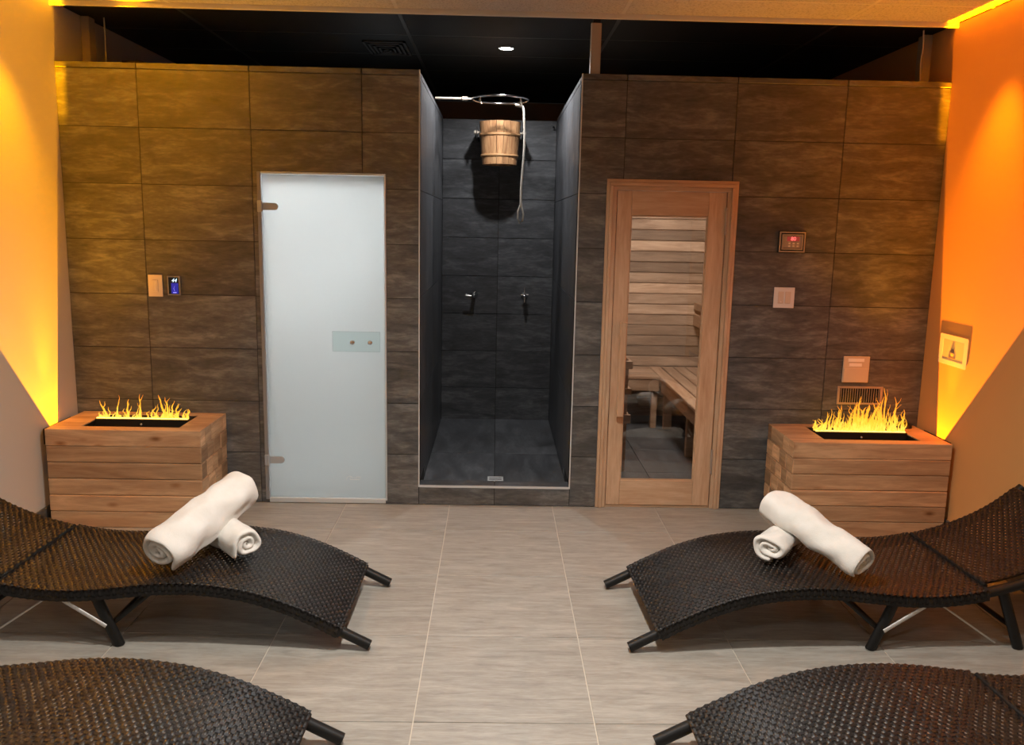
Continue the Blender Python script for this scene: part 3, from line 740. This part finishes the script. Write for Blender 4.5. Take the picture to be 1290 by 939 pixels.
for k in range(5):
    a = .22-.045*k; z_ = -.008-.003*k
    m.box(-a*.62, a*.62, -a, -a+.018, z_, .0).box(-a*.62, a*.62, a-.018, a, z_, .0).box(-a*.62, -a*.62+.014, -a, a, z_, .0).box(a*.62-.014, a*.62, -a, a, z_, .0)
m.build('louvres', M['black_bar'], e)

# ---------------------------------------------------------------- vapour fire boxes
M['timber_end'] = wood('cedar_end_grain', (.34, .19, .10), (.70, .47, .27), 'y', False, .6, .95)
def two_tone(o):
    o.data.materials.append(M['timber_end'])
    for p in o.data.polygons:
        if abs(p.normal.x) > .9: p.material_index = 1
def flame(h, w_, lean, seed, fork=False):
    r_ = random.Random(seed); m = MB(); n = 13
    def tongue(x, h, w_, lean, z0=0.0):
        pts = []; rs = []; rys = []; dx = dy = 0; vx = 0
        for i in range(n):
            t = i/(n-1)
            vx = vx*.6+r_.uniform(-1, 1)*.0035*(.4+t); dx += vx; dy += r_.uniform(-1, 1)*.002
            pts.append((x+dx+lean*t*t, dy, z0+h*t))
            k = (1-t)**.8*r_.uniform(.65, 1.15)+.05
            rs.append(max(.0006, w_*k)); rys.append(max(.0005, w_*k*.55))
        m.tube(pts, rs, 6, ry=rys, up=(0, 1, 0), cap=True); return pts
    p = tongue(0, h, w_, lean)
    if fork:
        tongue(w_*.9, h*.62, w_*.6, -lean*.5+.005); tongue(-w_*.9, h*.48, w_*.6, lean-.003)
        q = p[7]; tongue(q[0], h*.38, w_*.35, .012*r_.choice((-1, 1)), q[2])
    return m
def fire_box(x0, x1, top, side, label, flames, ox0, ox1, seed):
    y0, y1 = -.46, -.018; r_ = random.Random(seed)
    e = empty('fire_box', ((x0+x1)/2, (y0+y1)/2, 0), label=label, cat='fireplace')
    H = top/6; nt_ = 5; dp = (y1-y0)/nt_
    for k in range(6):
        if k < 5:
            n_ = 5 if k % 2 else 4; d_ = (y1-y0)/n_
            for j in range(n_):
                a = r_.uniform(-.0025, .0025)
                ya = y0+d_*j; yb = ya+d_-.001
                xa, xb = x0+(a if side < 0 else 0), x1+(a if side > 0 else 0)
                if j > 0 and j < n_-1 and k == 4:   # timbers under the pan are cut short at its sides
                    two_tone(arch(e, MB().box(xa, ox0-.006, ya, yb, H*k+.0008, H*(k+1)-.0012, .004), 'timber', M['timber'], (x0, ya, H*k)))
                    two_tone(arch(e, MB().box(ox1+.006, xb, ya, yb, H*k+.0008, H*(k+1)-.0012, .004), 'timber', M['timber'], (ox1, ya, H*k)))
                else:
                    yf = ya+(r_.uniform(-.0015, .0015) if j == 0 else 0)
                    two_tone(arch(e, MB().box(xa, xb, yf, yb, H*k+.0008, H*(k+1)-.0012, .004), 'timber', M['timber'], (x0, ya, H*k)))
        else:
            fy, by = y0+.078, y1-.062
            two_tone(arch(e, MB().box(x0, x1, y0, fy-.001, H*k+.0008, top, .002), 'timber', M['timber'], (x0, y0, H*k)))
            two_tone(arch(e, MB().box(x0, x1, by+.001, y1, H*k+.0008, top, .002), 'timber', M['timber'], (x0, by, H*k)))
            mid = (fy+by)/2
            for a, b in ((fy, fy+.1), (fy+.1, by)):
                two_tone(arch(e, MB().box(x0, ox0, a, b-.001, H*k+.0008, top-.0004, .002), 'timber', M['timber'], (x0, a, H*k)))
                two_tone(arch(e, MB().box(ox1, x1, a, b-.001, H*k+.0008, top-.0004, .002), 'timber', M['timber'], (ox1, a, H*k)))
    # burner tray
    fy, by = y0+.080, y1-.064; zb = top-.10; L = e.location
    m = MB().box(ox0+.001, ox1-.001, fy, by, zb, zb+.004).box(ox0+.001, ox0+.004, fy, by, zb, top-.006).box(ox1-.004, ox1-.001, fy, by, zb, top-.006).box(ox0+.001, ox1-.001, fy, fy+.003, zb, top-.006).box(ox0+.001, ox1-.001, by-.003, by, zb, top-.006)
    at(e, m, 'pan', M['pan'])
    bx0, bx1 = ox0+.006, ox1-.006; by0, by1 = -.235, -.150
    burner = at(e, MB().box(bx0, bx1, by0, by1, zb+.004, top+.006, .002), 'burner', M['black_metal'])
    m = MB().box(bx0+.004, bx1-.004, by0+.012, by0+.030, top+.0062, top+.0105, .001); m.v = [(a-L[0], b-L[1], c-L[2]) for a, b, c in m.v]; m.build('slot', M['ember'], burner)
    m = MB().lathe([(.006, 0), (.006, -.004), (0, -.005)], ((bx0+bx1)/2, by0-.0005, top-.022), 10, 'y'); m.v = [(a-L[0], b-L[1], c-L[2]) for a, b, c in m.v]; m.build('indicator', M['steel'], burner)
    for (fx, h, w_, ln, fk) in flames:
        m = flame(h, w_, ln, int(fx*1000)+seed, fk)
        x = bx0+(bx1-bx0)*fx
        m.build('flame', M['flame'], e, (x-L[0], by0+.021+r_.uniform(-.006, .006)-L[1], top+.0105-L[2]))
    return e
rf = random.Random(42)
def rows(spec, extra, hs):
    out = [(x, h, w_, ln, k) for x, h, w_, ln, k in spec]
    for i in range(extra//3):
        x = .04+.92*rf.random(); out.append((x, hs(x)*rf.uniform(.35, .6), rf.uniform(.011, .017), rf.uniform(-.01, .012), False))
    for i in range(extra):
        x = .02+.96*(i+rf.uniform(.1, .9))/extra; out.append((x, hs(x)*rf.uniform(.55, 1.1), rf.uniform(.004, .0075), rf.uniform(-.01, .012), rf.random() < .35))
    return out
fl_L = rows([(.12, .095, .009, .006, 1), (.225, .125, .0055, -.006, 0), (.335, .105, .008, .006, 1), (.465, .135, .0075, .010, 1), (.60, .07, .006, .0, 0), (.655, .08, .005, .004, 0),
        (.745, .13, .009, -.006, 1), (.775, .12, .008, .010, 1), (.81, .10, .007, .010, 0), (.865, .085, .007, .014, 1), (.90, .06, .005, .0, 0), (.975, .055, .010, .010, 1)], 16, lambda x: .032 if x < .5 else .045)
def hR(x): return .06 if x < .08 else .10 if x < .35 else .14 if x < .8 else .10
fl_R = rows([(.012, .06, .012, -.006, 1), (.11, .105, .008, .008, 1), (.15, .12, .006, -.004, 0), (.235, .15, .009, .006, 1), (.27, .12, .007, .010, 0), (.35, .09, .010, .006, 1),
        (.42, .165, .014, .004, 1), (.455, .20, .012, .014, 1), (.50, .14, .016, .012, 1), (.56, .15, .020, .01, 1), (.61, .17, .014, .020, 1), (.655, .15, .012, .01, 1), (.71, .20, .011, .008, 1), (.745, .25, .008, -.006, 1),
        (.83, .16, .009, .006, 1), (.87, .20, .008, .008, 1), (.955, .13, .009, .006, 1)], 34, hR)
fire_box(.046, .860, .540, 1, 'light timber block fireplace with sparse low flames at left', fl_L, .200, .722, 3)
fire_box(4.022, 4.880, .530, -1, 'light timber block fireplace with dense tall flames at right', fl_R, 4.215, 4.745, 11)
for sx, sg, side_ in ((XL, 1, 'left'), (XR, -1, 'right')):
    def bx_(m, a_, b_, y0, y1, z0, z1): return m.box(min(sx+sg*a_, sx+sg*b_), max(sx+sg*a_, sx+sg*b_), y0, y1, z0, z1)
    e = empty('amber_uplight', (sx+sg*.018, -.24, .26), label='slim dark uplight with added beam shield in the gap beside the %s fire box' % side_, cat='uplight')
    at(e, bx_(MB(), .004, .028, -.36, -.12, .26, .40), 'body', M['black_metal'])
    at(e, bx_(MB(), .0178, .0192, -.42, -.12, .445, .530), 'beam_shield', M['black_metal'])  # unseen shield added to keep the beam off the ceiling
m = MB().lathe([(.045, 0), (.042, .018), (.02, .03), (0, .032)], (0, 0, 0), 16)
tag(m.build('dark_puck', M['black_metal'], None, (4.80, -.062, .5305)), 'small dark puck on the back right of the right fire box', 'puck')

# ---------------------------------------------------------------- loungers
PROF = [(0, .040), (.09, .085), (.2, .142), (.33, .200), (.47, .243), (.6, .264), (.72, .271), (.85, .266), (1.0, .249), (1.13, .237), (1.25, .238), (1.36, .250), (1.46, .270), (1.57, .300), (1.70, .352), (1.80, .408), (1.88, .468), (1.93, .512)]
def prof(x):
    z = lerp_tab(PROF, x); d = (lerp_tab(PROF, x+.004)-lerp_tab(PROF, x-.004))/.008
    n = Vector((-d, 0, 1)).normalized(); return Vector((x, 0, z)), n
def arc(a, b, step):
    out = [a]; x = a
    while x < b:
        _, n = prof(x); x += step*n.z; out.append(x)
    return out
PW, PS = .0205, .0135
def weave(a, b, ycells, side, lift=0.0):
    """woven sheet between s=a..b: weft ribbons over and under warps; ycells cells across; side: cells folded down each side"""
    m = MB(); xs = arc(a, b, PS); amp = .0030
    half = ycells*PW/2
    total = ycells+2*side
    def cross(u):                      # u in cells -> (y, n offset, outward dir blend)
        if u < side: return -half-.004, -(side-u)*PW*.95, (-1, 0)
        if u > side+ycells: return half+.004, -(u-side-ycells)*PW*.95, (1, 0)
        return -half+(u-side)*PW, 0, (0, 1)
    for i, x in enumerate(xs[:-1]):
        p, n = prof(x); tx = Vector((n.z, 0, -n.x)); vs = []; fs = []; K = total*4
        for q in range(K+1):
            u = q/4; y, off, d = cross(u)
            wv = amp*math.cos(PI*u)*(1 if i % 2 else -1)
            o = p+Vector((0, y, 0))+n*(off+lift)
            dn = n*d[1]+Vector((0, d[0], 0)); o = o+dn*wv
            hw = .0061
            for s_, hh in ((-1, -.0016), (0, .0012), (1, -.0016)): vs.append(o+tx*hw*s_+dn*hh)
        for q in range(K):
            for s_ in (0, 1): fs.append((q*3+s_, q*3+s_+1, q*3+s_+4, q*3+s_+3))
        m.add(vs, fs, True)
    for c_ in range(total+1):
        u = c_; y, off, d = cross(u); vs = []; fs = []
        for i, x in enumerate(xs[:-1]):
            p, n = prof(x); sgn = math.cos(PI*u)*(1 if i % 2 else -1)
            dn = n*d[1]+Vector((0, d[0], 0)); tv = Vector((0, 1, 0)) if d[1] else n
            o = p+Vector((0, y, 0))+n*(off+lift)-dn*amp*sgn*.8
            for s_ in (-1, 1): vs.append(o+tv*.0072*s_)
        for i in range(len(xs)-2): fs.append((i*2, i*2+1, i*2+3, i*2+2))
        m.add(vs, fs, True)
    return m
NC = 31; HW = NC*PW/2+.004
def lounger_meshes(crease):
    D = {}
    D['seat_weave'] = weave(.115, crease, NC, 2).mesh('seat_weave', M['weave'])
    D['backrest_weave'] = weave(crease+.008, 1.90, NC-4, 0, .014).mesh('backrest_weave', M['weave'])
    rails = []
    for s_ in (-1, 1):
        m = MB(); xs = [x for x in arc(.0, 1.93, .04)]; pts = []; ra = []; rb = []
        for x in xs:
            p, n = prof(min(x, 1.93)); pts.append(p-n*.0245+Vector((0, s_*(HW-.026), 0)))
        m.tube(pts, .0215, 12, ry=.0205, up=(0, 0, 1)); rails.append(m.mesh('rail', M['rail']))
    D['rails'] = rails
    def cross(x, off, r, y=HW-.03, nm='cross_tube'):
        p, n = prof(x); c = p+n*off; return MB().tube([(c.x, -y, c.z), (c.x, y, c.z)], r, 10, up=(0, 0, 1)).mesh(nm, M['rail'])
    D['cross'] = [cross(.128, -.022, .014), cross(crease+.003, -.012, .012), cross(crease+.006, .004, .0085), cross(1.90, -.02, .014), cross(.75, -.03, .012)]
    # backrest frame (flat tube loop)
    m = MB(); yb = (NC-4)*PW/2-.004
    loop = []
    xs = arc(crease+.02, 1.895, .05)
    for x in xs: p, n = prof(x); loop.append(p+n*.006+Vector((0, -yb, 0)))
    for x in xs[::-1]: p, n = prof(x); loop.append(p+n*.006+Vector((0, yb, 0)))
    m.tube(loop, .009, 8, closed=True, ry=.007, up=(0, 0, 1)); D['bframe'] = m.mesh('backrest_frame', M['rail'])
    def bar(a, b, rx, ry, mat, nm): return MB().tube([a, b], rx, 8, ry=ry, up=(0, 1, 0)).mesh(nm, mat)
    L = []
    for s_ in (-1, 1):
        y = s_*(HW-.026)
        L.append(('leg', bar((1.075, y, .222), (.985, y, .0), .022, .016, M['rail'], 'leg')))
        L.append(('leg', bar((1.50, y, .262), (1.60, y, .0), .022, .016, M['rail'], 'leg')))
        L.append(('brace', bar((1.015, y*.97, .085), (.84, y*.97, .232), .010, .006, M['rail'], 'brace')))
        L.append(('strut', bar((1.025, y+s_*.019, .088), (1.185, y+s_*.016, .190), .0085, .003, M['rod'], 'strut')))
        L.append(('strut', bar((1.235, y*.90, .205), (1.52, y*.90, .010), .004, .004, M['rod'], 'strut')))
    L.append(('cross_tube', MB().tube([(1.015, -HW+.03, .085), (1.015, HW-.03, .085)], .011, 10).mesh('cross_tube', M['rail'])))
    L.append(('cross_tube', MB().tube([(1.56, -HW+.03, .095), (1.56, HW-.03, .095)], .011, 10).mesh('cross_tube', M['rail'])))
    D['legs'] = L
    return D
def lounger(D, loc, rz, label):
    e = empty('sun_lounger', loc, rz, label=label, cat='lounger', group='wicker wave loungers facing each other')
    link('seat_weave', D['seat_weave'], e, kind='stuff'); bw = link('backrest_weave', D['backrest_weave'], e, kind='stuff')
    for m in D['rails']: link('rail', m, e)
    for m in D['cross']: link('cross_tube', m, e)
    link('backrest_frame', D['bframe'], e)
    for nm, m in D['legs']: link(nm, m, e)
    return e
DA = lounger_meshes(1.43); DB = lounger_meshes(1.04)
def place(tip_far, tip_near, s_, D, label):
    """tips in plan; s_=+1 the lounger runs to +X"""
    f_, n_ = Vector(tip_far), Vector(tip_near); mid = (f_+n_)/2; d = f_-n_
    ang = math.atan2(d.y, d.x)-PI/2 if s_ > 0 else math.atan2(-d.y, -d.x)-PI/2
    return lounger(D, (mid.x, mid.y, 0), ang, label)
lr = place((2.925, -1.140), (2.948, -1.790), 1, DA, 'dark wicker lounger under two white towels beside the orange wall')
ll = place((1.958, -1.140), (1.950, -1.800), -1, DA, 'dark wicker lounger under two white towels beside the yellow lit wall')
place((2.935, -2.350), (2.955, -3.020), 1, DB, 'empty dark wicker lounger in the right foreground corner')
place((1.955, -2.350), (1.948, -3.020), -1, DA, 'empty dark wicker lounger in the left foreground corner')

# ---------------------------------------------------------------- rolled towels
def towel(name, a, b, R_, label, seed, turns=3.4, flat=.94, flap=0.0, phase=0.0, hand=1):
    a, b = Vector(a), Vector(b); ax = (b-a); Ln = ax.length; ax.normalize()
    side = ax.cross(Vector((0, 0, 1))).normalized(); up = side.cross(ax).normalized()
    r_ = random.Random(seed); nth = int(turns*26); nl = 26; thick = R_/turns*.86
    # spiral from the core outwards
    prof_ = []
    for i in range(nth+1):
        t = i/nth; th = phase+hand*2*PI*turns*t
        rr = thick*.55+(R_-thick*.55)*t
        x, y = rr*math.cos(th), rr*math.sin(th)*flat
        nx, ny = math.cos(th), math.sin(th)
        prof_.append((x, y, nx, ny, t))
    if flap > 0:
        x, y, nx, ny, t = prof_[-1]; tx, ty = -ny*hand, nx*hand
        for i in range(1, 7):
            q = i/6*flap; prof_.append((x+tx*q, y+ty*q-.15*q*q/flap, nx, ny, 1))
    m = MB(); vs = []; fs = []; Mn = len(prof_)
    ring = [(i, 0) for i in range(Mn)]+[(i, 1) for i in range(Mn-1, -1, -1)]
    K = len(ring)
    for l in range(nl+1):
        u = l/nl
        e_ = min(u, 1-u)*Ln
        sh = max(0, 1-e_/.010); tk = thick*(1-.45*sh*sh)
        for (i, o_) in ring:
            x, y, nx, ny, t = prof_[i]
            endt = t*t if i < nth else 1
            off = tk*(0 if o_ else -1) - (0 if not o_ else (thick-tk)*.5) + (0 if o_ else (thick-tk)*-.0)
            nz = noise.noise(Vector((x*16+seed*3.1, y*16, u*Ln*12)))*.013*(.4+t) + noise.noise(Vector((x*45+seed, y*45, u*Ln*38)))*.0022
            px, py = x+nx*(off+nz), y+ny*(off+nz)
            long = (u-.5)*Ln*(1+.0*t) + (.012*noise.noise(Vector((t*6+seed, 3.1, u)))+.010*(t-.4))*(1 if u > .5 else -1)*min(1, abs(u-.5)*2)**6
            vs.append(side*px+up*py+ax*(long+Ln/2))
    for l in range(nl):
        for k in range(K):
            k2 = (k+1) % K; fs.append((l*K+k, l*K+k2, (l+1)*K+k2, (l+1)*K+k))
    for l in (0, nl):
        for i in range(Mn-1):
            fs.append((l*K+i, l*K+i+1, l*K+K-2-i, l*K+K-1-i))
    m.add(vs, fs, True)
    o = m.build(name, M['towel'], None, a, label=label, cat='towel', group='rolled white towels on the loungers')
    md = o.modifiers.new('subdiv', 'SUBSURF'); md.levels = 1; md.render_levels = 1
    return o
zs_ = .276
towel('rolled_towel', (3.560, -1.545, zs_+.074), (3.80, -1.225, zs_+.072), .086, 'lower rolled white towel on the right wicker lounger, spiral end showing', 5, 2.3, .76, phase=2.9)
towel('rolled_towel', (3.895, -1.690, zs_+.076), (3.628, -1.330, .482), .081, 'upper rolled white towel leaning across the right lounger pair', 9, 3.0, .93, phase=4.0)
towel('rolled_towel', (1.420, -1.560, zs_+.070), (1.165, -1.275, zs_+.066), .077, 'lower rolled white towel on the left wicker lounger, spiral end showing', 14, 2.3, .93, phase=2.0)
towel('rolled_towel', (1.112, -1.715, zs_+.090), (1.312, -1.270, .505), .097, 'upper rolled white towel with loose flap leaning across the left lounger pair', 21, 2.7, .88, flap=.035, phase=3.9, hand=-1)
